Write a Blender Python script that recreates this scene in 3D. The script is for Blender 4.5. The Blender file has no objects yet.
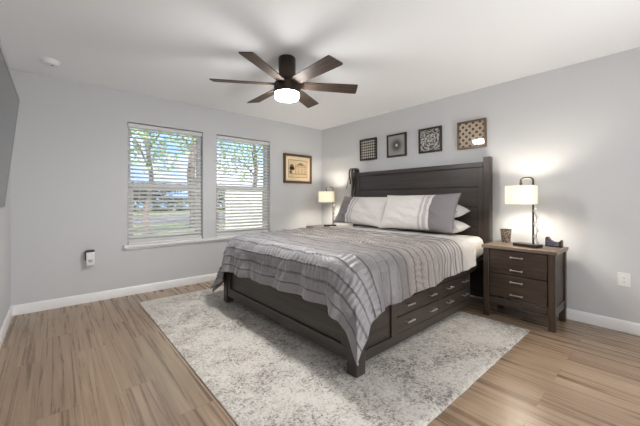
import bpy, math, random
from mathutils import Vector, Matrix, noise
random.seed(7)
C = bpy.context.scene.collection
SC = bpy.context.scene
PI = math.pi

# ------------------------------------------------------------------ camera, sky, sun, large lights, exposure
YAW = math.radians(40.86)
cam_d = bpy.data.cameras.new('camera')
cam = bpy.data.objects.new('camera', cam_d); C.objects.link(cam)
cam.location = (0, 0, 1.149)
cam.rotation_euler = (math.radians(90), 0, -YAW)
cam_d.sensor_width = 36.0
cam_d.lens = 306.0 / 640.0 * 36.0
cam_d.shift_y = -(213.0 - 199.5) / 640.0
cam_d.clip_start = 0.05
SC.camera = cam

SC.view_settings.view_transform = 'Standard'
SC.view_settings.look = 'None'
SC.view_settings.gamma = 1.0
SC.view_settings.use_curve_mapping = False
SC.view_settings.exposure = 1.43
SC.cycles.use_denoising = True
SC.cycles.max_bounces = 10
SC.cycles.diffuse_bounces = 6
SC.cycles.caustics_reflective = False
SC.cycles.caustics_refractive = False
SC.cycles.sample_clamp_indirect = 6.0

W = bpy.data.worlds.new('sky'); SC.world = W; W.use_nodes = True
wt = W.node_tree; wt.nodes.clear()
wo = wt.nodes.new('ShaderNodeOutputWorld'); wb = wt.nodes.new('ShaderNodeBackground')
tc = wt.nodes.new('ShaderNodeTexCoord'); ns = wt.nodes.new('ShaderNodeTexNoise'); rp = wt.nodes.new('ShaderNodeValToRGB')
mp = wt.nodes.new('ShaderNodeMapping'); mp.inputs['Scale'].default_value = (1, 1, 2.2)
ns.inputs['Scale'].default_value = 3.2; ns.inputs['Detail'].default_value = 5
rp.color_ramp.elements[0].position = 0.44; rp.color_ramp.elements[0].color = (0.34, 0.56, 0.95, 1)
rp.color_ramp.elements[1].position = 0.62; rp.color_ramp.elements[1].color = (0.84, 0.90, 1.0, 1)
wt.links.new(tc.outputs['Generated'], mp.inputs['Vector']); wt.links.new(mp.outputs[0], ns.inputs['Vector'])
wt.links.new(ns.outputs['Fac'], rp.inputs['Fac']); wt.links.new(rp.outputs[0], wb.inputs['Color'])
wb.inputs['Strength'].default_value = 0.72
wt.links.new(wb.outputs[0], wo.inputs[0])

def light(name, kind, loc, rot, energy, color=(1, 1, 1), **kw):
    d = bpy.data.lights.new(name, kind); d.energy = energy; d.color = color
    for k, v in kw.items(): setattr(d, k, v)
    o = bpy.data.objects.new(name, d); o.location = loc; o.rotation_euler = rot; C.objects.link(o)
    return o
light('sun', 'SUN', (0, 0, 8), (math.radians(32), 0, math.radians(-25)), 2.6, (1, 0.95, 0.88), angle=0.02)
# added fill light behind the camera; wall_front closes that side
light('added_fill_light', 'AREA', (2.2, -1.65, 1.5), (math.radians(90), 0, math.radians(40)), 19, (0.98, 0.99, 1.0), shape='RECTANGLE', size=2.0, size_y=1.7)
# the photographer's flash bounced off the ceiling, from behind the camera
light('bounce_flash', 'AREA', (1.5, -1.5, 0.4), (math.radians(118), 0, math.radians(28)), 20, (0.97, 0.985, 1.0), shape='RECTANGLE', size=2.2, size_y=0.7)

# ------------------------------------------------------------------ materials
def lin(r, g, b):
    f = lambda c: (c / 255 / 12.92) if c <= 10 else ((c / 255 + 0.055) / 1.055) ** 2.4
    return (f(r), f(g), f(b), 1.0)
class NT:
    def __init__(s, name):
        s.m = bpy.data.materials.new(name); s.m.use_nodes = True; s.t = s.m.node_tree
        s.b = s.t.nodes['Principled BSDF']; s.out = s.t.nodes['Material Output']
    def n(s, kind, **kw):
        x = s.t.nodes.new('ShaderNode' + kind)
        for k, v in kw.items():
            if k in x.inputs.keys(): x.inputs[k].default_value = v
            else: setattr(x, k, v)
        return x
    def l(s, a, b): s.t.links.new(a, b)
    def coords(s, which='Object', scale=(1, 1, 1), rot=(0, 0, 0), loc=(0, 0, 0)):
        t = s.n('TexCoord'); m = s.n('Mapping'); m.inputs['Scale'].default_value = scale; m.inputs['Rotation'].default_value = rot
        m.inputs['Location'].default_value = loc
        s.l(t.outputs[which], m.inputs['Vector']); return m.outputs[0]
    def noise(s, vec, scale, detail=4, rough=0.55, dist=0.0):
        x = s.n('TexNoise'); x.inputs['Scale'].default_value = scale; x.inputs['Detail'].default_value = detail
        x.inputs['Roughness'].default_value = rough; x.inputs['Distortion'].default_value = dist
        s.l(vec, x.inputs['Vector']); return x.outputs['Fac']
    def ramp(s, fac, stops, interp='LINEAR'):
        r = s.n('ValToRGB'); cr = r.color_ramp; cr.interpolation = interp
        while len(cr.elements) > 1: cr.elements.remove(cr.elements[-1])
        cr.elements[0].position = stops[0][0]; cr.elements[0].color = stops[0][1]
        for p, c in stops[1:]:
            e = cr.elements.new(p); e.color = c
        s.l(fac, r.inputs['Fac']); return r.outputs['Color']
    def mix(s, fac, a, b, mode='MIX'):
        x = s.n('Mix'); x.data_type = 'RGBA'; x.blend_type = mode
        for sock, v in ((x.inputs[0], fac), (x.inputs[6], a), (x.inputs[7], b)):
            if hasattr(v, 'links') or hasattr(v, 'is_linked'): s.l(v, sock)
            else: sock.default_value = v
        return x.outputs[2]
    def math(s, op, a, b=None, c=None):
        x = s.n('Math'); x.operation = op
        for i, v in enumerate((a, b, c)):
            if v is None: continue
            if hasattr(v, 'is_linked'): s.l(v, x.inputs[i])
            else: x.inputs[i].default_value = v
        return x.outputs[0]
    def bump(s, h, strength=0.2, dist=0.01):
        x = s.n('Bump'); x.inputs['Strength'].default_value = strength; x.inputs['Distance'].default_value = dist
        s.l(h, x.inputs['Height']); s.l(x.outputs[0], s.b.inputs['Normal'])
    def col(s, v):
        if hasattr(v, 'is_linked'): s.l(v, s.b.inputs['Base Color'])
        else: s.b.inputs['Base Color'].default_value = v
    def set(s, rough=0.6, metal=0.0, spec=0.5):
        s.b.inputs['Roughness'].default_value = rough; s.b.inputs['Metallic'].default_value = metal
        s.b.inputs['Specular IOR Level'].default_value = spec; return s

def plain(name, c, rough=0.6, metal=0.0, spec=0.5, var=0.06, nscale=30, bump=0.0):
    m = NT(name); v = m.coords(); f = m.noise(v, nscale, 3)
    lo = tuple(x * (1 - var) for x in c[:3]) + (1,); hi = tuple(min(1, x * (1 + var)) for x in c[:3]) + (1,)
    m.col(m.ramp(f, [(0.3, lo), (0.7, hi)])); m.set(rough, metal, spec)
    if bump: m.bump(f, bump, 0.003)
    return m.m
def wood(name, dark, light_, axis='y', rough=0.36, dens=1.0):
    m = NT(name)
    sc = {'x': (1.2, 30, 30), 'y': (30, 1.2, 30), 'z': (30, 30, 1.2)}[axis]
    v = m.coords('Object', tuple(c * dens for c in sc))
    f = m.noise(v, 1.6, 6, 0.65, 0.6)
    m.col(m.ramp(f, [(0.3, dark), (0.5, tuple((a + b) / 2 for a, b in zip(dark, light_))), (0.72, light_)]))
    m.set(rough); m.bump(f, 0.12, 0.004)
    return m.m

def wall_paint(name, c, bump=0.10):
    m = NT(name); v = m.coords('Object'); f = m.noise(v, 90, 3)
    m.col(c); m.set(0.75, 0, 0.25); m.bump(f, bump, 0.002); return m.m
M = {}
M['wall'] = wall_paint('wall_paint', (0.585, 0.592, 0.602, 1))
M['ceiling'] = wall_paint('ceiling_paint', (0.90, 0.912, 0.93, 1), 0.25)
M['trim'] = plain('white_trim', (0.80, 0.80, 0.80, 1), 0.35, var=0.01)
M['vinyl'] = plain('white_vinyl', (0.82, 0.82, 0.82, 1), 0.4, var=0.01)
M['slat'] = plain('white_slat', (0.88, 0.88, 0.865, 1), 0.45, var=0.01)
def slat_mat():
    m = NT('white_slat_plastic'); f = m.noise(m.coords(), 30, 2); c = m.ramp(f, [(0.3, (.91, .91, .90, 1)), (.7, (.94, .94, .93, 1))])
    m.col(c); m.set(.45); t = m.n('BsdfTranslucent'); x = m.n('MixShader'); x.inputs[0].default_value = .35
    m.l(c, t.inputs[0]); m.l(m.b.outputs[0], x.inputs[1]); m.l(t.outputs[0], x.inputs[2]); m.l(x.outputs[0], m.out.inputs[0]); return m.m
M['slat'] = slat_mat()
M['wood_y'] = wood('espresso_wood_y', lin(37, 32, 29), lin(68, 59, 53), 'y')
M['wood_x'] = wood('espresso_wood_x', lin(37, 32, 29), lin(68, 59, 53), 'x')
M['wood_z'] = wood('espresso_wood_z', lin(37, 32, 29), lin(68, 59, 53), 'z')
M['dark'] = plain('dark_recess_wood', lin(26, 22, 21), 0.6)
M['nsy'] = wood('walnut_wood_y', lin(38, 29, 23), lin(74, 59, 47), 'y')
M['nsx'] = wood('walnut_wood_x', lin(38, 29, 23), lin(74, 59, 47), 'x')
M['nsz'] = wood('walnut_wood_z', lin(38, 29, 23), lin(74, 59, 47), 'z')
M['nstop'] = wood('walnut_top', lin(88, 74, 63), lin(135, 117, 100), 'y', 0.35)
M['chrome'] = plain('brushed_nickel', lin(225, 222, 218), 0.38, 1.0, var=0.02)
M['pewter'] = plain('pewter', lin(168, 158, 148), 0.4, 1.0, var=0.03)
M['bronze'] = plain('bronze_metal', lin(64, 54, 47), 0.38, 0.7, var=0.05)
M['iron'] = plain('dark_iron', lin(62, 55, 50), 0.4, 0.8)
M['white_plastic'] = plain('white_plastic', (0.78, 0.78, 0.77, 1), 0.35, var=0.01)
M['black_plastic'] = plain('black_plastic', (0.02, 0.02, 0.02, 1), 0.3)
M['grey_print'] = plain('grey_print', lin(120, 120, 120), 0.6)
M['blade'] = wood('fan_blade', lin(58, 48, 41), lin(90, 76, 66), 'x', 0.55)
M['blade'].node_tree.nodes['Principled BSDF'].inputs['Specular IOR Level'].default_value = 0.2
M['sheet'] = plain('white_sheet', (0.62, 0.60, 0.57, 1), 0.8, var=0.03, nscale=8, bump=0.2)
M['pillow'] = plain('white_pillowcase', (0.62, 0.61, 0.60, 1), 0.8, var=0.03, nscale=9, bump=0.2)
M['strap'] = plain('dark_strap', lin(38, 34, 34), 0.8)
M['strapl'] = plain('grey_strap', lin(150, 142, 136), 0.8)
M['ink'] = plain('sepia_ink', lin(110, 88, 66), 0.8)
M['inkl'] = plain('pale_sepia', lin(128, 104, 78), 0.8)
M['mat'] = plain('cream_mat', lin(232, 212, 180), 0.7, var=0.03)
M['paper'] = plain('tan_paper', lin(214, 190, 152), 0.7, var=0.08, nscale=20)
M['goldwood'] = wood('picture_frame_wood', lin(58, 42, 28), lin(112, 86, 58), 'x', 0.35)
M['frame_black'] = plain('black_frame', lin(38, 34, 32), 0.35)
M['frame_bronze'] = plain('bronze_frame', lin(92, 74, 54), 0.35, 0.3)

# floor planks
def floor_mat():
    m = NT('wood_plank_floor')
    v = m.coords('Object', (1, 1, 1), (0, 0, PI / 2), (0.46 + 0.19 * 20, 0, 0))
    br = m.n('TexBrick'); br.offset = 0.37; br.offset_frequency = 2; br.squash = 1
    br.inputs['Scale'].default_value = 1; br.inputs['Brick Width'].default_value = 1.22; br.inputs['Row Height'].default_value = 0.19
    br.inputs['Mortar Size'].default_value = 0.0011; br.inputs['Mortar Smooth'].default_value = 0.3; br.inputs['Bias'].default_value = 0
    br.inputs['Color1'].default_value = (0.0, 0.0, 0.0, 1); br.inputs['Color2'].default_value = (1, 1, 1, 1); br.inputs['Mortar'].default_value = (0.5, 0.5, 0.5, 1)
    tcx = m.coords('Object', (1, 1, 1))
    rot = m.n('Mapping'); rot.inputs['Rotation'].default_value = (0, 0, PI / 2); rot.inputs['Location'].default_value = (0.5, 0.076, 0)
    m.l(tcx, rot.inputs['Vector']); m.l(rot.outputs[0], br.inputs['Vector'])
    # grain, shifted plank by plank
    sx = m.n('SeparateXYZ'); m.l(tcx, sx.inputs[0])
    cx = m.n('CombineXYZ')
    m.l(m.math('MULTIPLY', sx.outputs[0], 27), cx.inputs[0])
    sep = m.n('SeparateColor'); m.l(br.outputs['Color'], sep.inputs[0])
    m.l(m.math('ADD', m.math('MULTIPLY', sx.outputs[1], .6), m.math('MULTIPLY', sep.outputs[0], 23)), cx.inputs[1])
    g1 = m.noise(cx.outputs[0], 1.0, 8, 0.66, 0.7)
    g2 = m.noise(m.coords('Object', (90, 1.4, 1)), 1.0, 7, 0.7, 0.5)
    base = m.ramp(g1, [(0.28, lin(88, 70, 55)), (0.43, lin(136, 113, 92)), (0.58, lin(166, 143, 119)), (0.76, lin(192, 170, 146))])
    c2 = m.mix(m.math('MULTIPLY', m.math('SUBTRACT', g2, 0.30), 0.5), base, lin(92, 72, 56))
    tint = m.ramp(sep.outputs[0], [(0.0, (0.90, 0.89, 0.88, 1)), (1.0, (1.05, 1.045, 1.04, 1))])
    c3 = m.mix(1.0, c2, tint, 'MULTIPLY')
    c4 = m.mix(br.outputs['Fac'], c3, lin(84, 66, 52))
    m.col(c4); m.set(0.34, 0, 0.5)
    h = m.math('SUBTRACT', m.math('MULTIPLY', g1, 0.35), br.outputs['Fac'])
    m.bump(h, 0.18, 0.002)
    rr = m.math('ADD', 0.22, m.math('MULTIPLY', g1, 0.12)); m.l(rr, m.b.inputs['Roughness'])
    return m.m
M['floor'] = floor_mat()
def rug_mat():
    m = NT('shag_rug')
    v = m.coords('Object')
    big = m.noise(v, 3.2, 6, 0.62, 0.5); mid = m.noise(v, 24, 4, 0.75, 1.2); fine = m.noise(v, 70, 3, 0.75)
    blot = m.math('ADD', m.math('MULTIPLY', big, 0.42), m.math('MULTIPLY', mid, 0.58))
    f = m.math('ADD', m.math('MULTIPLY', blot, 0.66), m.math('MULTIPLY', fine, 0.34))
    m.col(m.ramp(f, [(0.385, lin(100, 93, 87)), (0.445, lin(152, 145, 138)), (0.485, lin(198, 192, 184)), (0.56, lin(222, 218, 211))]))
    m.set(0.95, 0, 0.1)
    m.b.inputs['Sheen Weight'].default_value = 0.15
    m.bump(m.math('ADD', m.math('MULTIPLY', fine, 1.0), m.math('MULTIPLY', mid, 0.8)), 0.9, 0.014)
    return m.m
M['rug'] = rug_mat()

# ------------------------------------------------------------------ mesh helpers
class MB:
    def __init__(s): s.v = []; s.f = []; s.uv = None
    def add(s, vs, fs):
        o = len(s.v); s.v += [tuple(p) for p in vs]; s.f += [tuple(i + o for i in f) for f in fs]; return s
    def box(s, x0, x1, y0, y1, z0, z1, mat=None):
        vs = [(x, y, z) for z in (z0, z1) for y in (y0, y1) for x in (x0, x1)]
        if mat is not None: vs = [mat @ Vector(p) for p in vs]
        return s.add(vs, [(0, 2, 3, 1), (4, 5, 7, 6), (0, 1, 5, 4), (2, 6, 7, 3), (0, 4, 6, 2), (1, 3, 7, 5)])
    def lathe(s, prof, n=32, c=(0, 0, 0), axis='z', cap=True):
        vs = []
        for r, h in prof:
            for k in range(n):
                a = 2 * PI * k / n; p = (r * math.cos(a), r * math.sin(a), h)
                if axis == 'x': p = (p[2], p[0], p[1])
                if axis == 'y': p = (p[1], p[2], p[0])
                vs.append((p[0] + c[0], p[1] + c[1], p[2] + c[2]))
        fs = []
        for i in range(len(prof) - 1):
            for k in range(n):
                k2 = (k + 1) % n; fs.append((i * n + k, i * n + k2, (i + 1) * n + k2, (i + 1) * n + k))
        if cap:
            fs.append(tuple(range(n - 1, -1, -1))); fs.append(tuple((len(prof) - 1) * n + k for k in range(n)))
        return s.add(vs, fs)
    def tube(s, path, r, n=10, closed=False):
        P = [Vector(p) for p in path]; vs = []; up = Vector((0.03, 0.05, 1)); N = len(P)
        prev = None
        for i, p in enumerate(P):
            t = (P[min(i + 1, N - 1)] - P[max(i - 1, 0)]).normalized()
            if prev is None:
                a = t.cross(Vector((1, 0.02, 0.01)) if abs(t.x) < 0.9 else Vector((0, 1, 0))).normalized()
            else:
                a = (prev - t * prev.dot(t)).normalized()
            prev = a; b = t.cross(a); rr = r[i] if isinstance(r, (list, tuple)) else r
            for k in range(n):
                th = 2 * PI * k / n; vs.append(p + a * math.cos(th) * rr + b * math.sin(th) * rr)
        fs = []
        for i in range(N - 1):
            for k in range(n):
                k2 = (k + 1) % n; fs.append((i * n + k, i * n + k2, (i + 1) * n + k2, (i + 1) * n + k))
        fs.append(tuple(range(n - 1, -1, -1))); fs.append(tuple((N - 1) * n + k for k in range(n)))
        return s.add(vs, fs)
    def ball(s, c, r, n=16, sz=1.0):
        prof = [(max(1e-4, r * math.sin(PI * i / n)), -r * sz * math.cos(PI * i / n)) for i in range(n + 1)]
        return s.lathe(prof, n * 2, c)
    def prism(s, poly, y0, y1, plane='xz'):
        n = len(poly); vs = []
        for yy in (y0, y1):
            for a, b in poly:
                vs.append((a, yy, b) if plane == 'xz' else ((yy, a, b) if plane == 'yz' else (a, b, yy)))
        fs = [tuple(range(n)), tuple(range(2 * n - 1, n - 1, -1))]
        for k in range(n):
            k2 = (k + 1) % n; fs.append((k, k + n, k2 + n, k2))
        return s.add(vs, fs)
def obj(name, mb, mat, parent=None, bevel=0.0, smooth=True, loc=None, sharp=35, recalc=True):
    me = bpy.data.meshes.new(name); me.from_pydata(mb.v, [], mb.f)
    if recalc:
        import bmesh
        bm = bmesh.new(); bm.from_mesh(me); bmesh.ops.recalc_face_normals(bm, faces=bm.faces); bm.to_mesh(me); bm.free()
    if smooth:
        me.shade_smooth()
        me.set_sharp_from_angle(angle=math.radians(sharp))
    if mb.uv:
        ul = me.uv_layers.new(name='UVMap')
        for lp in me.loops: ul.data[lp.index].uv = mb.uv[lp.vertex_index]
    me.materials.append(mat)
    o = bpy.data.objects.new(name, me); C.objects.link(o)
    if parent: o.parent = parent
    if loc: o.location = loc
    if bevel:
        b = o.modifiers.new('bevel', 'BEVEL'); b.width = bevel; b.segments = 2; b.limit_method = 'ANGLE'; b.angle_limit = math.radians(40)
        b.harden_normals = False
    return o
def thing(name, label, cat, loc=(0, 0, 0), rz=0.0, group=None):
    o = bpy.data.objects.new(name, None); C.objects.link(o); o.empty_display_size = 0.1
    o.location = loc; o.rotation_euler = (0, 0, rz); return tag(o, label, cat, group)
def tag(o, label, cat, group=None):
    o['label'] = label; o['category'] = cat
    if group: o['group'] = group
    return o
def struct(name, mb, mat, bevel=0.0, **kw):
    o = obj(name, mb, mat, None, bevel, **kw); o['kind'] = 'structure'; return o
def dup(root, loc, rz=None, label=None):
    def rec(o, parent):
        c = o.copy(); C.objects.link(c)
        if parent: c.parent = parent
        for ch in list(o.children): rec(ch, c)
        return c
    r = rec(root, None); r.location = loc
    if rz is not None: r.rotation_euler = (0, 0, rz)
    if label: r['label'] = label
    return r

# ------------------------------------------------------------------ room shell
XR, YB, XL, YF, H = 3.743, 4.283, -0.335, -1.8, 2.44
WIN = [(0.655, 1.552, 0.604, 2.085), (1.742, 2.635, 0.604, 2.085)]
struct('floor', MB().box(XL - .1, XR + .1, YF, YB + .1, -0.1, 0), M['floor'], smooth=False)
struct('ceiling', MB().box(XL - .1, XR + .1, YF - 2.2, YB + .2, H, H + .1), M['ceiling'], smooth=False)
T = 0.16
mb = MB()
mb.box(XL - .1, WIN[0][0], YB, YB + T, 0, H)
mb.box(WIN[0][1], WIN[1][0], YB, YB + T, 0, H)
mb.box(WIN[1][1], XR + .1, YB, YB + T, 0, H)
for w in WIN:
    mb.box(w[0], w[1], YB, YB + T, 0, w[2]); mb.box(w[0], w[1], YB, YB + T, w[3], H)
struct('wall_back', mb, M['wall'], smooth=False)
struct('wall_right', MB().box(XR, XR + .1, YF, YB, 0, H), M['wall'], smooth=False)
struct('wall_front', MB().box(XL - .1, XR + .1, YF - .1, YF, 0, H), M['wall'], smooth=False)
struct('wall_left', MB().box(XL - .1, XL, YF, YB, 0, H), M['wall'], smooth=False)
BH, BT = 0.098, 0.015
def base_prof(): return [(0, 0), (BT, 0), (BT, BH - .02), (BT * .45, BH - .004), (BT * .3, BH), (0, BH)]
struct('baseboard_back', MB().prism([(YB - a, b) for a, b in base_prof()], XL, XR, 'yz'), M['trim'])
struct('baseboard_right', MB().prism([(XR - a, b) for a, b in base_prof()], YF, YB - BT, 'xz'), M['trim'])
struct('baseboard_left', MB().prism([(XL + a, b) for a, b in base_prof()], YF, YB - BT, 'xz'), M['trim'])
# window stool, one board under both windows
mb = MB().box(0.612, 2.68, YB - 0.045, YB, 0.572, 0.6041).box(0.63, 2.66, YB - 0.018, YB, 0.545, 0.572)
for w in WIN: mb.box(w[0], w[1], YB, YB + 0.11, 0.572, 0.6041)
struct('trim_1', mb, M['trim'], 0.004)
glass = NT('window_glass'); glass.b.inputs['Transmission Weight'].default_value = 1; glass.b.inputs['Roughness'].default_value = 0
glass.b.inputs['IOR'].default_value = 1.02; glass.col((0.97, 0.99, 0.98, 1)); M['glass'] = glass.m
for i, w in enumerate(WIN):
    x0, x1, z0, z1 = w; zm = 1.325; ya, yb = YB + 0.09, YB + 0.15; z0 += 0.0
    mb = MB()
    mb.box(x0, x0 + .045, ya, yb, z0, z1).box(x1 - .045, x1, ya, yb, z0, z1).box(x0 + .045, x1 - .045, ya, yb, z1 - .045, z1).box(x0 + .045, x1 - .045, ya, yb, z0, z0 + .055)
    wn = struct('window_%d' % (i + 1), mb, M['vinyl'], 0.003)
    s = MB().box(x0 + .045, x1 - .045, ya - .012, yb - .02, zm - .03, zm + .03)
    s.box(x0 + .045, x0 + .075, ya - .006, yb - .03, z0 + .055, zm - .03).box(x1 - .075, x1 - .045, ya - .006, yb - .03, z0 + .055, zm - .03).box(x0 + .075, x1 - .075, ya - .006, yb - .03, z0 + .055, z0 + .09)
    obj('window_sash', s, M['vinyl'], wn, 0.002)
    obj('window_pane', MB().box(x0 + .045, x1 - .045, yb - .028, yb - .024, zm + .03, z1 - .045).box(x0 + .075, x1 - .075, yb - .040, yb - .036, z0 + .09, zm - .03), M['glass'], wn, smooth=False)

# ------------------------------------------------------------------ blinds
def blind(w, label, tilt):
    x0, x1, z0, z1 = w; cy = YB + 0.035
    t = thing('window_blind', label, 'window blind', ((x0 + x1) / 2, cy, z0), 0, 'white slatted window blinds')
    hw = (x1 - x0) / 2 - .008; hh = z1 - z0
    obj('headrail', MB().box(-hw, hw, -.026, .026, hh - .058, hh - .012), M['slat'], t, .003)
    mb = MB(); n = 29; zb = .045; zt = hh - .085
    for k in range(n):
        z = zb + (zt - zb) * k / (n - 1)
        m = Matrix.Translation((0, 0, z)) @ Matrix.Rotation(math.radians(tilt), 4, 'X')
        mb.box(-hw + .006, hw - .006, -.025, .025, -.0014, .0014, m)
    obj('slats', mb, M['slat'], t, smooth=False)
    obj('bottom_rail', MB().box(-hw + .002, hw - .002, -.026, .026, .0008, .026), M['slat'], t, .003)
    for fx in (-.36, 0.36):
        c = MB()
        for yy in (-.027, .027): c.box(hw * 2 * fx - .0015, hw * 2 * fx + .0015, yy - .0012, yy + .0012, .02, hh - .05)
        obj('ladder_cord', c, M['slat'], t, smooth=False)
    obj('tilt_wand', MB().tube([(-hw + .06, -.034, hh - .05), (-hw + .06, -.036, hh * .45)], .004, 8), M['slat'], t)
    return t
blind(WIN[0], 'white slatted blind in the left window, nearer the wall-mounted plug-in unit', 30)
blind(WIN[1], 'white slatted blind in the right window, nearer the framed sepia drawing', 28)

# ------------------------------------------------------------------ outside
grass = plain('lawn_grass', lin(128, 132, 96), 0.9, var=0.25, nscale=6)
o = struct('lawn', MB().box(-30, 50, YB + .4, 60, -0.35, -0.25), grass, smooth=False)
M['bark'] = wood('tree_bark', lin(120, 100, 90), lin(165, 145, 132), 'z', 0.9)
M['leaf'] = plain('tree_leaf', lin(188, 206, 150), 0.8, var=0.3, nscale=1.5)
M['leafd'] = plain('hedge_leaf', lin(104, 106, 84), 0.8, var=0.3, nscale=2.5)
M['fence'] = wood('tan_fence_boards', lin(214, 204, 186), lin(236, 228, 214), 'z', 0.8)
M['siding'] = plain('cream_siding', lin(226, 218, 202), 0.8, var=0.04)
M['roofs'] = plain('roof_shingle', lin(110, 100, 95), 0.9, var=0.2, nscale=10)
def leaf_cloud(c, rad, n, size, seed):
    rnd = random.Random(seed); mb = MB()
    for _ in range(n):
        while True:
            p = Vector((rnd.uniform(-1, 1), rnd.uniform(-1, 1), rnd.uniform(-1, 1)))
            if 0.15 < p.length < 1: break
        if noise.noise(p * 2.3 + Vector((seed, 0, 0))) < -0.12: continue
        q = Vector((c[0] + p.x * rad[0], c[1] + p.y * rad[1], c[2] + p.z * rad[2]))
        a = Vector((rnd.gauss(0, 1), rnd.gauss(0, 1), rnd.gauss(0, 1))).normalized(); b = a.cross(Vector((rnd.gauss(0, 1), rnd.gauss(0, 1), rnd.gauss(0, 1)))).normalized()
        s = size * rnd.uniform(.6, 1.3)
        mb.add([q - a * s, q - b * s * .5, q + a * s, q + b * s * .5], [(0, 1, 2, 3)])
    return mb
def tree(x, y, h, tr, crown_r, n, label, seed, cz=None):
    t = thing('tree', label, 'tree', (x, y, -.25), 0, 'trees beyond the windows')
    pts = [(0.12 * math.sin(k * 1.3 + seed), 0.1 * math.cos(k + seed) - .1, h * k / 8) for k in range(9)]
    mb = MB().tube(pts, [tr * (1.25 - .1 * k) for k in range(9)], 10)
    for k in range(5):
        a = seed + k * 1.3; z0 = h * (.45 + .1 * k)
        mb.tube([(0, 0, z0), (.6 * math.cos(a), .6 * math.sin(a), z0 + .7), (1.4 * math.cos(a), 1.4 * math.sin(a), z0 + 1.2)], [tr * .45, tr * .3, tr * .12], 7)
    obj('trunk', mb, M['bark'], t)
    obj('crown', leaf_cloud((0, 0, cz or h), crown_r, n * 2, .10, seed), M['leaf'], t, smooth=False, recalc=False)
    return t
tree(5.1, 15.5, 7.0, .20, (2.6, 2.2, 2.0), 1500, 'tall tree with a thick brown trunk showing through the left blind', 1, 7.6)
tree(2.75, 13.5, 6.0, .09, (1.9, 1.6, 2.3), 1500, 'slim tree with pale bark at the left side of the left blind', 4, 4.6)
tree(9.6, 17.5, 6.5, .14, (3.2, 2.4, 2.8), 2300, 'leafy tree above the pale fence outside the right window', 9, 5.2)
struct('street', MB().box(-30, 50, 19, 29, -.255, -.24), plain('asphalt', lin(112, 110, 110), .9, var=.1, nscale=3), smooth=False)
tag(obj('hedge', leaf_cloud((9, 38, .9), (16, 1.2, 2.2), 9000, .26, 21), M['leafd'], smooth=False, recalc=False), 'long low olive hedge beyond the lawn and street outside the windows', 'hedge')
f = MB()
for k in range(40):
    x = 4.35 + k * .15; f.box(x, x + .143, 9.9, 9.93, -.25, 1.5)
f.box(4.35, 10.35, 9.93, 9.98, 1.2, 1.29).box(4.35, 10.35, 9.93, 9.98, .1, .19)
tag(obj('fence', f, M['fence'], smooth=False), 'pale tan board fence outside the right window', 'fence')

# ------------------------------------------------------------------ ceiling fan
FX, FY = 1.60, 2.31
fan = thing('ceiling_fan', 'bronze six-blade ceiling fan with a glowing round light', 'ceiling fan', (FX, FY, H))
obj('canopy', MB().lathe([(.072, -.205), (.078, -.20), (.078, -.008), (.074, 0)], 40), M['bronze'], fan)
obj('motor_housing', MB().lathe([(.114, -.325), (.118, -.32), (.118, -.245), (.112, -.232), (.085, -.205), (.07, -.195)], 48), M['bronze'], fan)
led = NT('fan_light_diffuser'); led.col((0.9, 0.9, 0.88, 1)); led.b.inputs['Emission Color'].default_value = (1.0, 0.985, 0.955, 1); led.b.inputs['Emission Strength'].default_value = 134
ledr = NT('fan_light_rim'); ledr.col((0.9, 0.9, 0.88, 1)); ledr.b.inputs['Emission Color'].default_value = (1.0, 0.985, 0.955, 1); ledr.b.inputs['Emission Strength'].default_value = 50
ld = obj('light_diffuser', MB().lathe([(.001, -.379), (.06, -.378), (.098, -.374)], 40), led.m, fan)
obj('diffuser_rim', MB().lathe([(.098, -.374), (.105, -.368), (.109, -.356), (.109, -.3255)], 40, cap=False), ledr.m, ld)
for k in range(6):
    b = MB(); a0 = math.radians(29 + 60 * k)
    R = Matrix.Rotation(a0, 4, 'Z') @ Matrix.Translation((0, 0, -.245)) @ Matrix.Rotation(math.radians(-13), 4, 'X')
    outline = [(.10, -.042), (.18, -.056), (.64, -.071), (.652, -.066), (.668, .058), (.662, .068), (.64, .071), (.18, .056), (.10, .042)]
    n = len(outline)
    b.add([(x, y, z) for z in (-.004, .004) for x, y in outline], [tuple(range(n)), tuple(range(2 * n - 1, n - 1, -1))] + [(i, i + n, (i + 1) % n + n, (i + 1) % n) for i in range(n)])
    o = obj('blade', b, M['blade'], fan); o.matrix_local = R
    obj('blade_bracket', MB().box(.07, .17, -.022, .022, .004, .010), M['bronze'], o, .002)

# smoke detector
sd = thing('smoke_detector', 'round white smoke detector on the ceiling in the left corner', 'smoke detector', (-.04, 3.80, H))
obj('body', MB().lathe([(.045, -.040), (.058, -.036), (.066, -.018), (.068, -.014)], 36), M['white_plastic'], sd)
obj('mounting_ring', MB().lathe([(.074, -.014), (.076, -.011), (.076, 0)], 36), M['white_plastic'], sd)
obj('test_button', MB().lathe([(.010, -.043), (.012, -.040)], 16, (.02, -.012, 0)), M['grey_print'], sd)

# ------------------------------------------------------------------ television
tvm = NT('tv_screen'); tvm.col(tvm.ramp(tvm.noise(tvm.coords(), 3), [(0, (0.012, 0.012, 0.013, 1)), (1, (0.018, 0.018, 0.018, 1))])); tvm.set(0.16, 0, 0.9)
tv = thing('television', 'large flat television tilted forward on the left wall', 'television', (XL, 2.52, 1.497))
pan = Matrix.Translation((0.072, 0, 0)) @ Matrix.Rotation(math.radians(5.6), 4, 'Y')
o = obj('screen', MB().box(-.002, .002, -.715, .715, -.402, .402), tvm.m, tv, smooth=False); o.matrix_local = pan @ Matrix.Translation((.0155, 0, 0))
bz = MB().box(-.035, .0135, -.72, .72, -.41, .41)
o = obj('housing', bz, M['black_plastic'], tv, .003); o.matrix_local = pan
g = MB().box(-.014, .019, -.724, -.7155, -.413, .413).box(-.014, .019, .7155, .724, -.413, .413).box(-.014, .019, -.7155, .7155, .4025, .413).box(-.014, .019, -.7155, .7155, -.413, -.4025)
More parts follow.
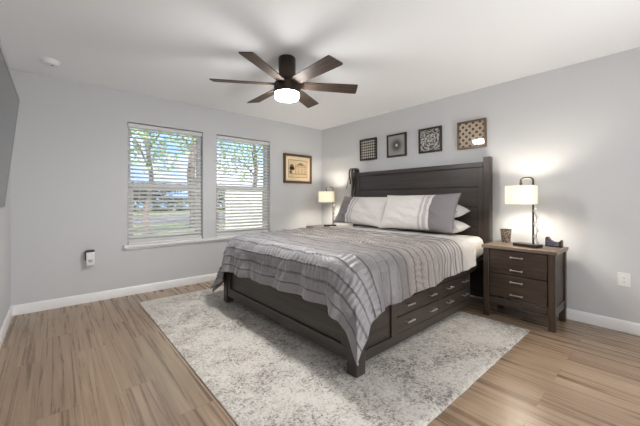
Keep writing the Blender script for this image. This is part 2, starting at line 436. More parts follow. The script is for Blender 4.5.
o = obj('bezel', g, plain('tv_bezel', lin(160, 160, 160), 0.3, 0.8), tv, smooth=False); o.matrix_local = pan
obj('wall_mount', MB().box(0.0, .012, -.3, .3, -.2, .2).box(.012, .045, -.25, -.2, -.05, .05).box(.012, .045, .2, .25, -.05, .05), M['iron'], tv)

# ------------------------------------------------------------------ rug
RX0, RX1, RY0, RY1 = 0.70, 3.13, 0.82, 3.875
def rug():
    mb = MB(); nx, ny = 110, 138; th = .016
    for top in (0, 1):
        for j in range(ny + 1):
            for i in range(nx + 1):
                x = RX0 + (RX1 - RX0) * i / nx; y = RY0 + (RY1 - RY0) * j / ny
                e = min(i, nx - i, j, ny - j)
                if e == 0:
                    q = noise.noise(Vector((x * 14, y * 14, 3))) * .003
                    if i in (0, nx): x += q
                    if j in (0, ny): y += q
                z = 0.0005 if not top else (th + .0025 * noise.noise(Vector((x * 26, y * 26, 0))) - (.006 if e == 0 else 0))
                mb.v.append((x, y, z))
    N = (nx + 1) * (ny + 1); I = lambda i, j: j * (nx + 1) + i
    for j in range(ny):
        for i in range(nx):
            a, b, c, d = I(i, j), I(i + 1, j), I(i + 1, j + 1), I(i, j + 1)
            mb.f.append((a + N, b + N, c + N, d + N)); mb.f.append((a, d, c, b))
    for i in range(nx):
        for j in (0, ny):
            a, b = I(i, j), I(i + 1, j); mb.f.append((a, b, b + N, a + N))
    for j in range(ny):
        for i in (0, nx):
            a, b = I(i, j), I(i, j + 1); mb.f.append((a, b, b + N, a + N))
    return tag(obj('area_rug', mb, M['rug'], sharp=60), 'large pale grey and cream shag rug under the bed', 'rug')
rug()

# ------------------------------------------------------------------ bed (bed frame: u = foot to head, v = across)
BED = (1.426, 2.318, 0.0); BRZ = math.radians(0.6)
bed = thing('platform_bed', 'dark espresso wood king bed with drawers along its side', 'bed', BED, BRZ)
ZL = 0.0195
hb = obj('headboard', MB().box(2.215, 2.25, -.945, .945, .04, 1.515), M['wood_y'], bed, .003)
for (z0, z1) in ((.52, .82), (.826, 1.06), (1.066, 1.29), (1.296, 1.515)):
    obj('plank', MB().box(2.200, 2.2145, -.885, .885, z0, z1), M['wood_y'], hb, .004)
for s in (-1, 1):
    obj('stile', MB().box(2.190, 2.2145, s * .9155 - .0295, s * .9155 + .0295, .52, 1.515), M['wood_z'], hb, .003)
    obj('post', MB().box(2.185, 2.262, s * .981 - .036, s * .981 + .036, 0, 1.625), M['wood_z'], hb, .004)
obj('top_rail', MB().box(2.180, 2.258, -.945, .945, 1.515, 1.57), M['wood_y'], hb, .004)
fb = obj('footboard', MB().box(.025, .06, -.925, .875, .095, .42 - .02), M['wood_y'], bed, .003)
obj('bottom_rail', MB().box(.008, .0245, -.925, .875, .095, .185), M['wood_y'], fb, .003)
obj('upper_rail', MB().box(.008, .0245, -.925, .875, .345, .40), M['wood_y'], fb, .003)
for s in (-1, 1): obj('stile', MB().box(.008, .0245, (-.895 if s < 0 else .845) - .03, (-.895 if s < 0 else .845) + .03, .185, .345), M['wood_z'], fb, .003)
for s in (-1, 1): obj('leg', MB().box(0, .085, (-.9675 if s < 0 else .9175) - .0425, (-.9675 if s < 0 else .9175) + .0425, ZL, .42 if s < 0 else .34), M['wood_z'], bed, .004)
obj('platform', MB().box(.09, 2.18, -.90, .86, .44, .498), M['dark'], bed)
obj('side_rail', MB().box(.085, 2.18, .862, .893, .33, .50), M['wood_x'], bed, .003)
for s in (-1,):
    rl = obj('side_rail', MB().box(.085, 2.18, s * .945 - .018, s * .945 + .018, .39, .50), M['wood_x'], bed, .003)
    obj('plinth', MB().box(.085, 1.80, s * .945 - .018, s * .945 + .018, .06, .13), M['wood_x'], rl, .003)
    obj('side_panel', MB().box(.085, .44, s * .935 - .012, s * .935 + .012, .13, .39), M['wood_x'], rl, .002)
    for (u0, u1) in ((.44, .505), (1.15, 1.18), (1.785, 1.80)): obj('stile', MB().box(u0, u1, s * .945 - .018, s * .945 + .018, .13, .39), M['wood_z'], rl, .002)
    obj('back_panel', MB().box(.44, 1.80, s * .48 - .01, s * .48 + .01, .07, .39), M['dark'], rl)
    for (u0, u1) in ((.508, 1.147), (1.183, 1.782)):
        for (z0, z1) in ((.134, .256), (.264, .387)):
            d = obj('drawer', MB().box(u0, u1, s * .952 - .011, s * .952 + .011, z0, z1), M['wood_x'], bed, .003)
            obj('drawer_box', MB().box(u0 + .03, u1 - .03, min(s * .94, s * .5), max(s * .94, s * .5), z0 + .02, z1 - .02), M['dark'], d)
            for fr in (.24, .79):
                uc = u0 + (u1 - u0) * fr; vc = s * .963; zc = (z0 + z1) / 2 + .008
                hh = MB()
                for du in (-.043, .043): hh.tube([(uc + du, vc, zc), (uc + du, vc + s * .026, zc)], .006, 8)
                hh.tube([(uc - .052, vc + s * .026, zc), (uc + .052, vc + s * .026, zc)], .0065, 10)
                obj('handle', hh, M['chrome'], d)

# mattress with its white fitted sheet
def rbox(mb, x0, x1, y0, y1, z0, z1, r, nseg=6, edge=.05, nz=8, wob=0.0):
    prof = []
    for k in range(nseg + 1):
        a = PI / 2 * k / nseg; prof.append((edge * (1 - math.sin(a)), z0 + edge * (1 - math.cos(a))))
    for k in range(1, nz): prof.append((-.006 * math.sin(PI * k / nz), z0 + edge + (z1 - z0 - 2 * edge) * k / nz))
    for k in range(nseg + 1):
        a = PI / 2 * k / nseg; prof.append((edge * (1 - math.cos(a)), z1 - edge * (1 - math.sin(a))))
    ring = []
    for cx, cy, a0 in ((x1 - r, y1 - r, 0), (x0 + r, y1 - r, 90), (x0 + r, y0 + r, 180), (x1 - r, y0 + r, 270)):
        for k in range(9):
            a = math.radians(a0 + 90 * k / 8); ring.append((cx, cy, math.cos(a), math.sin(a)))
    out = []
    for i in range(len(ring)):
        c = ring[i]; d = ring[(i + 1) % len(ring)]; out.append((c[0] + r * c[2], c[1] + r * c[3], c[2], c[3]))
        if (i % 9) == 8:
            p0 = (c[0] + r * c[2], c[1] + r * c[3]); p1 = (d[0] + r * d[2], d[1] + r * d[3])
            for q in range(1, 24): out.append((p0[0] + (p1[0] - p0[0]) * q / 24, p0[1] + (p1[1] - p0[1]) * q / 24, c[2], c[3]))
    n = len(out); vs = []
    for off, z in prof:
        for (x, y, nx_, ny_) in out:
            w_ = wob * noise.noise(Vector((x * 5, y * 5, z * 2.5)))
            vs.append((x - nx_ * (off - w_), y - ny_ * (off - w_), z))
    fs = [(i * n + k, i * n + (k + 1) % n, (i + 1) * n + (k + 1) % n, (i + 1) * n + k) for i in range(len(prof) - 1) for k in range(n)]
    fs.append(tuple(range(n - 1, -1, -1))); fs.append(tuple((len(prof) - 1) * n + k for k in range(n)))
    return mb.add(vs, fs)
mt = obj('mattress', rbox(MB(), .13, 2.165, -.985, .90, .5005, .742, .09, edge=.08, wob=.016), M['sheet'], loc=BED, sharp=60)
mt.rotation_euler = (0, 0, BRZ); tag(mt, 'mattress in a white fitted sheet, bare at the headboard end', 'mattress')

# comforter ----------------------------------------------------------
PLEATS = [(-.335, 0), (-.25, 0), (-.165, 0), (-.075, 0), (.02, 0), (.12, 0), (.22, 0), (.325, 0), (.43, 0)] + [(.54 + .085 * k, 1) for k in range(5)] + [(.93 + .056 * k, 2) for k in range(8)]
def comforter_mat():
    m = NT('pleated_comforter')
    uv = m.n('UVMap'); uv.uv_map = 'UVMap'; sx = m.n('SeparateXYZ'); m.l(uv.outputs[0], sx.inputs[0])
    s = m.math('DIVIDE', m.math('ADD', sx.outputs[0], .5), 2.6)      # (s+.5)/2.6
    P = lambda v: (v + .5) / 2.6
    base = m.ramp(s, [(0, lin(140, 137, 140)), (P(-.08), lin(136, 133, 136)), (P(.05), lin(118, 114, 115)), (P(.44), lin(112, 107, 107)), (P(.47), lin(134, 127, 122)), (P(.9), lin(142, 135, 130)), (P(1.0), lin(160, 154, 149)), (P(1.32), lin(170, 165, 160)), (P(1.42), lin(188, 184, 180)), (1, lin(192, 188, 184))])  # grey foot drop is painted paler than the top to imitate side light
    # stitched line beside each pin tuck, darkened to paint in the ruffle shadows
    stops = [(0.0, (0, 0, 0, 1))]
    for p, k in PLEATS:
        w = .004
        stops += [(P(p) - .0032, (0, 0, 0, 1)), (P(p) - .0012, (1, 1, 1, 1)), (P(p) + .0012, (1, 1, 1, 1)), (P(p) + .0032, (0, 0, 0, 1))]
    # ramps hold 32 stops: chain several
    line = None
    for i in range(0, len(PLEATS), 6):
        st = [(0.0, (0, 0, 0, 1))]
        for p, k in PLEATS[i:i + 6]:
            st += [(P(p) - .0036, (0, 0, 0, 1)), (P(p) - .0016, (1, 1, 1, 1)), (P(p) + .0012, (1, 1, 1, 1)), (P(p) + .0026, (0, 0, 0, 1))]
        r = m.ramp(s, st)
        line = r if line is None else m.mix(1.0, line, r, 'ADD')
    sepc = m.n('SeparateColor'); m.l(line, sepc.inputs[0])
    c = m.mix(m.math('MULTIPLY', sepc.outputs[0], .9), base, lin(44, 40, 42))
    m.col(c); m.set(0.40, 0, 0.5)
    m.b.inputs['Sheen Weight'].default_value = 0.25; m.b.inputs['Sheen Roughness'].default_value = 0.4
    f = m.noise(m.coords('UV', (1, 1, 1)), 17, 5, .62, .9)
    m.bump(f, .75, .012)
    return m.m
def comforter():
    mb = MB(); mb.uv = []
    u_out, v_out, ZT, Rc = -.055, 1.05, .772, .13
    s0 = -.0                                    # s measured from the plan edge, positive towards the head
    S_END = 1.66; A_MAX = .415; KS = lambda t: (lambda k: k * k * (3 - 2 * k))(min(1, max(0, (t + .5) / 1.2)))
    B_MAX = lambda u: .415 - .065 * min(1, max(0, (u - .3) / 1.3))
    NS, NT_ = 500, 340
    # across: parameter q from -1 (camera side hem) to +1 (far hem)
    LV = v_out - .13
    def drop(d, r):
        if d <= 0: return d, 0.0
        if d < r * PI / 2: return r * math.sin(d / r), r * (1 - math.cos(d / r))
        return r + .10 * (d - r * PI / 2), r + (d - r * PI / 2) * .995
    for i in range(NS + 1):
        s = -A_MAX + (S_END + A_MAX) * i / NS                   # s<0: beyond the foot edge
        su = s + u_out + .13                                      # plan u of the unrolled cloth (edge at u_out + r)
        bm = B_MAX(su)
        for j in range(NT_ + 1):
            q = -1 + 2 * j / NT_; tv = q * (LV + bm); sg = -1 if tv < 0 else 1
            hem = max(0, 1 - min(j, NT_ - j) / 3.0) 
            kk = KS(tv); r = .13 + .05 * kk; cu = u_out + Rc + r; cv = v_out - .08 * kk - Rc - r
            a = max(0.0, cu - su); b = max(0.0, abs(tv) - cv)
            loc_s = s + .5 * .0
            # local hem waviness
            rho = math.hypot(a, b)
            d = rho - Rc
            th = math.atan2(b, a) if rho > 1e-6 else 0
            h, w = drop(d, r)
            if d > 0:
                fold = .5 * math.sin(2 * th)
                big = noise.noise(Vector((su * 2.2, tv * 2.2, 5.1)))
                h += w * ((.42 if sg < 0 else .36) * fold) + (w ** 1.2) * .085 * big
                # soft vertical folds, growing downwards
                along = (tv if a > b else su)
                h += w * (.06 if a > b else .03) * math.sin(along * 17 + 3.0 * big) + w * .10 * noise.noise(Vector((along * 7, w * 3, 8))) + w * fold * .11 * math.sin(th * 9 + 1.0)
                R_ = Rc + h
                h = R_
            else:
                h = rho
            ux = (cu - h * math.cos(th)) if a > 0 else su
            vy = (cv + h * math.sin(th)) if b > 0 else abs(tv)
            if a <= 0 and b > 0: vy = cv + h
            if b <= 0 and a > 0: ux = cu - h
            z = ZT - w
            # surface relief: pin tucks, gathers, wrinkles
            n_ = 0.0
            for p, k in PLEATS:
                dd = abs(s - p)
                if dd < .022:
                    hgt = (.0045, .010, .011)[k]; wd = (.0065, .011, .009)[k]
                    ww = 1 + .5 * noise.noise(Vector((tv * 9, p * 10, 2)))
                    n_ += hgt * ww * math.exp(-(dd / wd) ** 2)
            g = 0.0
            if -.30 < s < .02 or .5 < s < .92:
                g = .0075 * math.sin(tv * 140 + 4 * noise.noise(Vector((tv * 6, s * 8, 0)))) * max(0, .35 + noise.noise(Vector((tv * 3, s * 9, 7))) * 1.2)
                if s > 0: g *= .6
            n_ += g + .011 * noise.noise(Vector((s * 6, tv * 3.6, 1))) + .005 * noise.noise(Vector((s * 15, tv * 12, 4)))
            n_ += .014 * abs(noise.noise(Vector((s * 4.4 + tv * 1.7, tv * 2.2, 9)))) - .006
            if s < .05: n_ += .020 * (abs(noise.noise(Vector((tv * 7.5 + s * 3, s * 2.6, 21)))) ** .8 - .12) * min(1, (.05 - s) / .12)
            k = min(1, w / r) if d > 0 else 0
            if a > 0 and b > 0: dx, dy = -math.cos(th), math.sin(th)
            elif a > 0: dx, dy = -1, 0
            else: dx, dy = 0, 1
            n_ = max(n_, -.006)
            nz = math.sqrt(max(0, 1 - k * k))
            mb.v.append((ux + dx * k * n_, sg * (vy + dy * k * n_), z + nz * n_ + (.012 * noise.noise(Vector((tv * 3, s * 3, 11))) * k)))
            mb.uv.append((s, tv))
    for i in range(NS):
        for j in range(NT_):
            p = i * (NT_ + 1) + j; mb.f.append((p, p + 1, p + NT_ + 2, p + NT_ + 1))
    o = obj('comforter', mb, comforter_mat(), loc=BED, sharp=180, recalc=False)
    o.rotation_euler = (0, 0, BRZ)
    sm = o.modifiers.new('thickness', 'SOLIDIFY'); sm.thickness = .012; sm.offset = 1.0
    return tag(o, 'grey to off-white pleated comforter draped over the bed foot and sides', 'comforter')
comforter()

# pillows --------------------------------------------------------------
def pillow_mesh(Wd, Hd, Th, seed, wr=.019, n=64, m=40, ex=2.6):
    mb = MB(); mb.uv = []
    def pt(i, j, side):
        x = -1 + 2 * i / n; y = -1 + 2 * j / m
        t = max(0.0, (1 - abs(x) ** ex) * (1 - abs(y) ** 2.4)) ** .55
        X = x * Wd / 2 * (1 - .05 * (1 - abs(y) ** 2.5)); Y = y * Hd / 2 * (1 - .07 * (1 - abs(x) ** 3))
        w = noise.noise(Vector((x * 2.6 + y * 1.8, y * 2.2, seed + side))) * wr * 1.2 + abs(noise.noise(Vector((x * 6 + y * 4, y * 3, seed * 2 + side)))) * wr
        return (X, Y, side * (Th / 2 * t + w * t))
    for side in (1, -1):
        for j in range(m + 1):
            for i in range(n + 1):
                p = pt(i, j, side); e = i in (0, n) or j in (0, m)
                mb.v.append((p[0], p[1], side * .002 if e else p[2])); mb.uv.append((i / n, j / m))
    N = (n + 1) * (m + 1)
    for j in range(m):
        for i in range(n):
            a = j * (n + 1) + i; mb.f.append((a, a + 1, a + n + 2, a + n + 1)); mb.f.append((a + N, a + N + n + 1, a + N + n + 2, a + N + 1))
    for i in range(n):
        for j in (0, m):
            a = j * (n + 1) + i; mb.f.append((a, a + 1, a + 1 + N, a + N))
    for j in range(m):
        for i in (0, n):
            a = j * (n + 1) + i; mb.f.append((a, a + n + 1, a + n + 1 + N, a + N))
    return mb
def sham_mat(flip):
    m = NT('banded_sham')
    uv = m.n('UVMap'); uv.uv_map = 'UVMap'; sx = m.n('SeparateXYZ'); m.l(uv.outputs[0], sx.inputs[0])
    x = m.math('SUBTRACT', 1.0, sx.outputs[0]) if flip else sx.outputs[0]
    A, B, G = lin(196, 192, 189), lin(164, 158, 157), lin(108, 103, 105)
    c = m.ramp(x, [(0, A), (.58, A), (.585, B), (.61, B), (.615, A), (.635, A), (.64, B), (.68, B), (.685, A), (.715, A), (.72, G), (.985, lin(128, 123, 125)), (1, G)])
    m.col(c); m.set(.62, 0, .3); m.b.inputs['Sheen Weight'].default_value = .2
    f = m.noise(m.coords('UV', (1, 1, 1)), 12, 4, .6, .6)
    gath = m.n('TexWave'); gath.wave_type = 'BANDS'; gath.bands_direction = 'Y'; gath.inputs['Scale'].default_value = 9; gath.inputs['Distortion'].default_value = 3
    m.l(m.coords('UV', (1, 1, 1)), gath.inputs['Vector'])
    band = m.ramp(x, [(0, (0, 0, 0, 1)), (.64, (0, 0, 0, 1)), (.68, (1, 1, 1, 1)), (1, (1, 1, 1, 1))])
    sc = m.n('SeparateColor'); m.l(band, sc.inputs[0])
    m.bump(m.math('ADD', f, m.math('MULTIPLY', m.math('MULTIPLY', gath.outputs['Fac'], sc.outputs[0]), .25)), .35, .012)
    return m.m
def sham(yc, xb, Wd, flip, label, seed, lean=29, zb=.772, tilt=0):
    Hd = .460
    o = obj('pillow_sham', pillow_mesh(Wd, Hd, .17, seed), sham_mat(flip), sharp=180)
    # local x runs along -y, local y runs up the pillow, local z faces the foot
    a = math.radians(lean)
    ux = Vector((0, -1, 0)); uy = Vector((math.sin(a), 0, math.cos(a))); uz = ux.cross(uy)
    M4 = Matrix((ux, uy, uz)).transposed().to_4x4()
    c = Vector((xb, yc, zb)) + uy * (Hd / 2)
    o.matrix_world = Matrix.Translation(c) @ M4 @ Matrix.Rotation(math.radians(tilt), 4, 'Z')
    return tag(o, label, 'pillow')
sham(1.96, 3.085, .96, False, 'front pillow sham with its grey band at the nightstand end', 3, 25, .796, 1.0)
sham(2.90, 3.16, .90, True, 'pillow sham with its grey band at the window end of the bed', 8, 30, .796, -1.0)
for k, (z, dx, lab) in enumerate(((.838, 0, 'lower of two plain white pillows stacked behind the front sham'), (1.018, .0, 'upper of two plain white pillows stacked behind the front sham'))):
    o = obj('pillow', pillow_mesh(.92, 0.31, .166, 15 + k * 5, .006, ex=7), M['pillow'], sharp=180)
    o.matrix_world = Matrix.Translation((3.448 + dx, 1.985, z)) @ Matrix.Rotation(math.radians(-90 + 1.5 * k), 4, 'Z')
    tag(o, lab, 'pillow')

# straps on the headboard post
st = thing('hanging_straps', 'dark and grey straps hung over the left post of the headboard', 'strap', (3.583, 3.34, 1.632), BRZ)
def ribbon(path, wd, th, mat, name):
    mb = MB(); vs = []
    for p in path:
        x, y, z = p
        vs += [(x - th, y - wd, z), (x - th, y + wd, z), (x + th, y + wd, z), (x + th, y - wd, z)]
    n = len(path); fs = []
    for i in range(n - 1):
        for k in range(4): fs.append((i * 4 + k, i * 4 + (k + 1) % 4, i * 4 + 4 + (k + 1) % 4, i * 4 + 4 + k))
    fs += [(3, 2, 1, 0), tuple((n - 1) * 4 + k for k in range(4))]
    mb.add(vs, fs); return obj(name, mb, mat, st, sharp=60)
ribbon([(-.018 - .003 * math.sin(k), -.005 + .008 * math.sin(k * .9), .0 - .045 * k) for k in range(11)], .013, .003, M['strap'], 'strap')
ribbon([(-.018, .035 + .010 * k, -.002 - .034 * k - (.0 if k < 9 else .01)) for k in range(10)], .011, .003, M['strapl'], 'strap')
ribbon([(-.010, .0 - .006 * math.sin(k * 1.1), -.004 - .045 * k) for k in range(11)], .034, .003, M['strapl'], 'strap')
ribbon([(-.02, .052 + .012 * math.sin(k * .8), -.006 - .033 * k) for k in range(8)], .012, .003, M['strap'], 'strap')
ribbon([(-.016, -.030, -.06 - .043 * k) for k in range(9)], .007, .002, M['strap'], 'strap')
obj('knot', MB().box(-.02, .08, -.055, .06, -.002, .012), M['strap'], st, .004)

# ------------------------------------------------------------------ nightstands
def nightstand(loc, label):
    t = thing('nightstand', label, 'nightstand', loc, 0, 'dark wooden nightstands')
    D, Wn, Ht = .425, .585, .70     # local: x 0..D (front at 0), y 0..W
    top = obj('top', MB().box(-.012, D + .004, -.014, Wn + .014, Ht - .03, Ht), M['nstop'], t, .004)
    for x in (0, D - .052):
        for y in (0, Wn - .052): obj('leg', MB().box(x, x + .052, y, y + .052, 0, Ht - .03), M['nsz'], t, .003)
    for y in (.014, Wn - .032): obj('side_panel', MB().box(.052, D - .052, y, y + .018, .20, Ht - .03), M['nsx'], t, .002)
    for y in (.006, Wn - .034): obj('side_rail', MB().box(.052, D - .052, y, y + .028, .13, .20), M['nsx'], t, .002)
    obj('back_panel', MB().box(D - .03, D - .015, .052, Wn - .052, .13, Ht - .03), M['dark'], t)
    obj('apron', MB().box(.010, .034, .052, Wn - .052, .13, .198), M['nsy'], t, .002)
    obj('carcass', MB().box(.05, D - .04, .052, Wn - .052, .198, .21).box(.02, D - .04, .052, Wn - .052, .428, .434), M['dark'], t)
    for z0, z1 in ((.213, .426), (.437, .664)):
        d = obj('drawer', MB().box(.008, .03, .058, Wn - .058, z0, z1), M['nsy'], t, .003)
        zm = (z0 + z1) / 2
        obj('drawer_box', MB().box(.03, D - .06, .075, Wn - .075, z0 + .02, z1 - .03), M['dark'], d)
        for zc in (zm + .055, zm - .065):
            hm = MB(); yc = Wn / 2
            for s in (-1, 1):
                hm.tube([(.008, yc + s * .045, zc), (-.018, yc + s * .045, zc)], .0055, 8); hm.ball((-.018, yc + s * .045, zc), .010, 8)
            hm.tube([(-.018, yc - .045, zc), (-.018, yc + .045, zc)], .0055, 8)
            obj('handle', hm, M['pewter'], d)
    return t
n1 = nightstand((3.243, .664, 0), 'dark wooden two-drawer nightstand by the wall outlet, holding a cup')
n2 = dup(n1, (3.243, 3.50, 0), None, 'nightstand in the room corner, beyond the bed, under the smaller lit lamp')

# ------------------------------------------------------------------ lamps
def shade_mat():
    m = NT('lamp_shade_linen')
    v = m.coords('Object', (1, 1, 1)); f = m.noise(v, 120, 2)
    c = m.ramp(f, [(0.3, (0.82, 0.79, 0.70, 1)), (0.7, (0.88, 0.85, 0.77, 1))])
    tr = m.n('BsdfTranslucent'); df = m.n('BsdfDiffuse'); mx = m.n('MixShader'); mx.inputs[0].default_value = .26
    m.l(c, tr.inputs[0]); m.l(c, df.inputs[0]); m.l(df.outputs[0], mx.inputs[1]); m.l(tr.outputs[0], mx.inputs[2]); m.l(mx.outputs[0], m.out.inputs[0])
    return m.m
M['shade'] = shade_mat()
bulb = NT('lamp_bulb_glow'); bulb.col((1, .95, .85, 1)); bulb.b.inputs['Emission Color'].default_value = (1, .91, .78, 1); bulb.b.inputs['Emission Strength'].default_value = 88
clear = NT('clear_twist'); clear.col((.9, .9, .89, 1)); clear.set(.15); clear.b.inputs['Transmission Weight'].default_value = .55; clear.b.inputs['IOR'].default_value = 1.3
def lamp(loc, rz, label):
    t = thing('table_lamp', label, 'lamp', loc, rz, 'lit bedside lamps')
    # local origin under the shade axis; post stands at +x
    px = .110
    obj('base', MB().box(-.045, .165, -.058, .058, 0, .030), M['bronze'], t, .003)
    path = [(px, 0, .026), (px, 0, .30), (px, 0, .62)]
    for k in range(1, 7):
        a = PI / 2 * k / 6; path.append((px - .03 + .03 * math.cos(a), 0, .625 + .03 * math.sin(a)))
    for k in range(0, 7):
        a = PI / 2 * k / 6; path.append((.03 - .03 * math.sin(a), 0, .625 + .03 * math.cos(a)))
    path.append((0, 0, .60))
    obj('post', MB().tube(path, .0085, 12), M['iron'], t)
    obj('finial', MB().lathe([(.004, .615), (.014, .607), (.014, .597), (.006, .590)], 16), M['iron'], t)
    obj('socket', MB().lathe([(.018, .53), (.02, .535), (.02, .585), (.008, .592)], 16), M['iron'], t)
    ro, z0, z1 = .132, .404, .582
    obj('lamp_shade', MB().lathe([(ro, z0), (ro, z1), (ro - .003, z1), (ro - .003, z0), (ro, z0)], 56, cap=False), M['shade'], t, sharp=50)
    sp = MB()
    for k in range(3):
        a = 2 * PI * k / 3; sp.tube([(0, 0, .585), ((ro - .002) * math.cos(a), (ro - .002) * math.sin(a), .582)], .002, 6)
    obj('shade_spider', sp, M['iron'], t)
    obj('bulb', MB().ball((0, 0, .492), .042, 12, 1.2), bulb.m, t)
    tw = [(px + .026 + .012 * math.cos(k * .55), .012 * math.sin(k * .55), .03 + .0105 * k) for k in range(34)]
    obj('twisted_rod', MB().tube(tw, [.007 + .004 * math.sin(k * 1.1) for k in range(34)], 10), clear.m, t)
    obj('cord', MB().tube([(px + .012, .004, .34), (px + .03, .01, .22), (px + .022, .014, .10), (px + .03, .02, .03)], .0022, 6), M['strap'], t)
    return t
l1 = lamp((3.415, .970, .7005), -math.radians(103), 'lit table lamp with a cream drum shade beside the textured cup')
l2 = dup(l1, (3.43, 3.80, .7005), -math.radians(41), 'lit drum shade lamp in the room corner, beyond the bed pillows')

# cup and dark stand on the nightstand
hm = NT('hammered_metal'); vv = hm.n('TexVoronoi'); vv.inputs['Scale'].default_value = 75; hm.l(hm.coords(), vv.inputs['Vector'])
hm.col(hm.ramp(vv.outputs['Distance'], [(0, lin(205, 192, 180)), (.6, lin(96, 84, 76))])); hm.set(.35, .6); hm.bump(vv.outputs['Distance'], .8, .004)
cup = thing('cup', 'small textured metal cup on the nightstand next to the bed', 'cup', (3.585, 1.155, .7005))
obj('body', MB().lathe([(.001, .0), (.038, .0), (.040, .006), (.051, .132), (.049, .132), (.037, .010), (.001, .008)], 32, cap=False), hm.m, cup)
obj('rim', MB().lathe([(.0515, .130), (.053, .133), (.0515, .136), (.048, .136), (.0475, .132), (.0515, .130)], 32, cap=False), M['iron'], cup)
ds = thing('desk_stand', 'small dark curved stand with a bluish front at the nightstand corner', 'stand', (3.575, .742, .7005), math.radians(-8))
prof = [(-.066, 0), (.066, 0), (.066, .058), (.060, .072), (.053, .060), (.035, .047), (.0, .050), (-.025, .062), (-.038, .082), (-.05, .094), (-.062, .088), (-.066, .07)]
prof = [(-y, z) for y, z in prof]
obj('body', MB().prism(prof, -.022, .022, 'yz'), plain('dark_brown_gloss', lin(52, 44, 42), .25), ds, .003)
obj('front_panel', MB().prism([(-.045, .012), (.052, .012), (.052, .062), (.03, .052), (-.01, .040), (-.045, .038)], -.026, -.0222, 'yz'), plain('bluish_metal', lin(150, 160, 190), .15, .8, var=.2, nscale=20), ds, .001)

# ------------------------------------------------------------------ outlet and plug-in unit
ot = thing('wall_outlet', 'white wall outlet plate low on the wall beside the nightstand', 'outlet', (XR, .283, .453))
obj('plate', MB().box(-.006, 0, -.041, .041, -.058, .058), M['white_plastic'], ot, .003)
obj('socket_insert', MB().box(-.0085, -.006, -.017, .017, -.034, .034), M['white_plastic'], ot, .001)
for dz in (-.016, .016):
    obj('slots', MB().box(-.0092, -.0085, -.008, -.0055, dz - .005, dz + .005).box(-.0092, -.0085, .0055, .008, dz - .005, dz + .005).box(-.0092, -.0085, -.0025, .0025, dz - .011, dz - .007), M['grey_print'], ot, smooth=False)
pu = thing('plug_in_unit', 'white plug-in unit with a black top, low on the wall left of the windows', 'plug-in device', (.292, YB, .415))
obj('outlet_plate', MB().box(-.052, .02, -.006, 0, -.0, .14), M['white_plastic'], pu, .002)
obj('body', MB().box(-.036, .040, -.066, -.006, 0, .150), M['white_plastic'], pu, .008)
obj('cap', MB().box(-.038, .040, -.064, -.008, .1505, .172), M['black_plastic'], pu, .006)
obj('side_clip', MB().box(-.046, -.0365, -.056, -.012, .06, .160), M['black_plastic'], pu, .003)
pr = MB()
for k, (z, a, b) in enumerate(((.064, -.022, .022), (.053, -.018, .020), (.042, -.012, .014))): pr.box(a, b, -.0668, -.0661, z - .0035, z + .0035)
obj('print', pr, M['grey_print'], pu, smooth=False)

# ------------------------------------------------------------------ wall art
def framed(yc, zc, s, art, frame_mat, label, fw=.022, tilt=1.0):
    t = thing('framed_art', label, 'wall art', (XR - .006, yc, zc), 0, 'square framed panels above the bed')
    t.rotation_euler = (0, math.radians(-tilt), 0)
    h = s / 2
    f = MB().box(-.028, 0, -h, -h + fw, -h, h).box(-.028, 0, h - fw, h, -h, h).box(-.028, 0, -h + fw, h - fw, h - fw, h).box(-.028, 0, -h + fw, h - fw, -h, -h + fw)
    obj('frame', f, frame_mat, t, .002)
    obj('art', MB().box(-.014, -.004, -h + fw, h - fw, -h + fw, h - fw), art, t, smooth=False)
    return t
def art_mat(kind):
    m = NT('art_' + kind); t = m.n('TexCoord'); sx = m.n('SeparateXYZ'); m.l(t.outputs['Object'], sx.inputs[0])
    y, z = sx.outputs[1], sx.outputs[2]
    dark, pale = lin(44, 40, 38), lin(186, 178, 168)
    if kind == 'lattice':
        a = m.math('SINE', m.math('MULTIPLY', m.math('ADD', y, z), 2 * PI / .082)); b = m.math('SINE', m.math('MULTIPLY', m.math('SUBTRACT', y, z), 2 * PI / .082))
        f = m.math('ADD', m.math('MULTIPLY', m.math('MULTIPLY', a, b), .5), .5)
        c = m.ramp(f, [(.0, dark), (.48, dark), (.56, pale), (.8, lin(206, 190, 176)), (1, lin(150, 120, 100))])
    elif kind == 'burst':
        r = m.math('SQRT', m.math('ADD', m.math('MULTIPLY', y, y), m.math('MULTIPLY', z, z)))
        an = m.math('ARCTAN2', z, y); ray = m.math('ADD', m.math('MULTIPLY', m.math('SINE', m.math('MULTIPLY', an, 22)), .5), .5)
        f = m.math('ADD', m.math('MULTIPLY', r, 7.5), m.math('MULTIPLY', ray, .16))
        c = m.ramp(f, [(0, lin(245, 240, 232)), (.17, lin(235, 230, 222)), (.22, lin(52, 48, 46)), (.5, lin(82, 78, 75)), (.75, lin(128, 124, 120)), (1, lin(150, 146, 142))])
    elif kind == 'swirl':
        n = m.n('TexWave'); n.wave_type = 'RINGS'; n.inputs['Scale'].default_value = 7; n.inputs['Distortion'].default_value = 9; n.inputs['Detail'].default_value = 2; n.inputs['Detail Scale'].default_value = 6
        m.l(t.outputs['Object'], n.inputs['Vector']); c = m.ramp(n.outputs['Fac'], [(.35, lin(56, 52, 50)), (.6, lin(150, 146, 142)), (.9, lin(186, 182, 176))])
    else:
        a = m.math('SINE', m.math('MULTIPLY', y, 2 * PI / .078)); b = m.math('SINE', m.math('MULTIPLY', z, 2 * PI / .078))
        f = m.math('ADD', m.math('MULTIPLY', m.math('MULTIPLY', a, b), .5), .5)
        c = m.ramp(f, [(0, lin(172, 156, 136)), (.60, lin(180, 164, 144)), (.68, lin(70, 58, 48)), (1, lin(66, 54, 44))])
    m.col(c); m.set(.6, 0, .5); m.b.inputs['Coat Weight'].default_value = 1.0; m.b.inputs['Coat Roughness'].default_value = .04
    return m.m
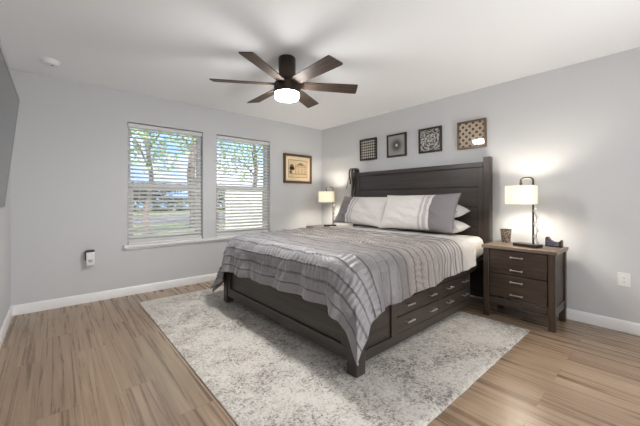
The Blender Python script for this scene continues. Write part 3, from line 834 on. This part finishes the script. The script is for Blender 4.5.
framed(3.145, 1.937, .335, art_mat('lattice'), M['frame_black'], 'square framed lattice panel above the bed, nearest the room corner')
framed(2.618, 1.932, .328, art_mat('burst'), M['frame_black'], 'square black-framed panel with a bright dot at its centre')
framed(2.096, 1.931, .322, art_mat('swirl'), M['frame_black'], 'square black-framed panel of pale swirling lines, without a dot')
framed(1.566, 1.920, .330, art_mat('dots'), M['frame_bronze'], 'square bronze-framed panel of dark dots on tan', tilt=1.6)

pf = thing('framed_picture', 'gold-brown framed sepia drawing of a building beside the right window', 'picture', (3.188, YB, 1.679))
hx, hz, fw = .302, .250, .042
obj('frame', MB().box(-hx, -hx + fw, -.03, 0, -hz, hz).box(hx - fw, hx, -.03, 0, -hz, hz).box(-hx + fw, hx - fw, -.03, 0, hz - fw, hz).box(-hx + fw, hx - fw, -.03, 0, -hz, -hz + fw), M['goldwood'], pf, .005)
obj('mat_board', MB().box(-hx + fw, hx - fw, -.012, -.002, -hz + fw, hz - fw), M['mat'], pf, smooth=False)
pp = obj('drawing', MB().box(-.200, .200, -.0135, -.0122, -.148, .148), M['paper'], pf, smooth=False)
ink = MB(); e = .004
for z in (-.148, .148): ink.box(-.2, .2, -.0150, -.0138, z - e, z + e)
for x in (-.2, .2): ink.box(x - e, x + e, -.0150, -.0138, -.148, .148)
ink.box(-.17, .19, -.0150, -.0138, -.095, -.085).box(-.06, .17, -.0150, -.0138, .062, .070).box(-.06, .17, -.0150, -.0138, .035, .040)
for k in range(8): ink.box(-.058 + k * .032, -.050 + k * .032, -.0150, -.0138, -.085, .06)
ink.prism([(-.03, .070), (.14, .070), (.055, .112)], -.0150, -.0138, 'xz')
obj('building_lines', ink, M['inkl'], pp, smooth=False)
tr = MB().box(-.135, -.125, -.0150, -.0138, -.085, .0)
for (x, z, r) in ((-.13, .03, .045), (-.15, -.005, .032), (-.105, -.0, .03), (-.16, -.06, .025)):
    tr.lathe([(r, -.0150), (r, -.0138)], 14, (x, 0, z), 'y')
obj('tree_lines', tr, M['ink'], pp, smooth=False)
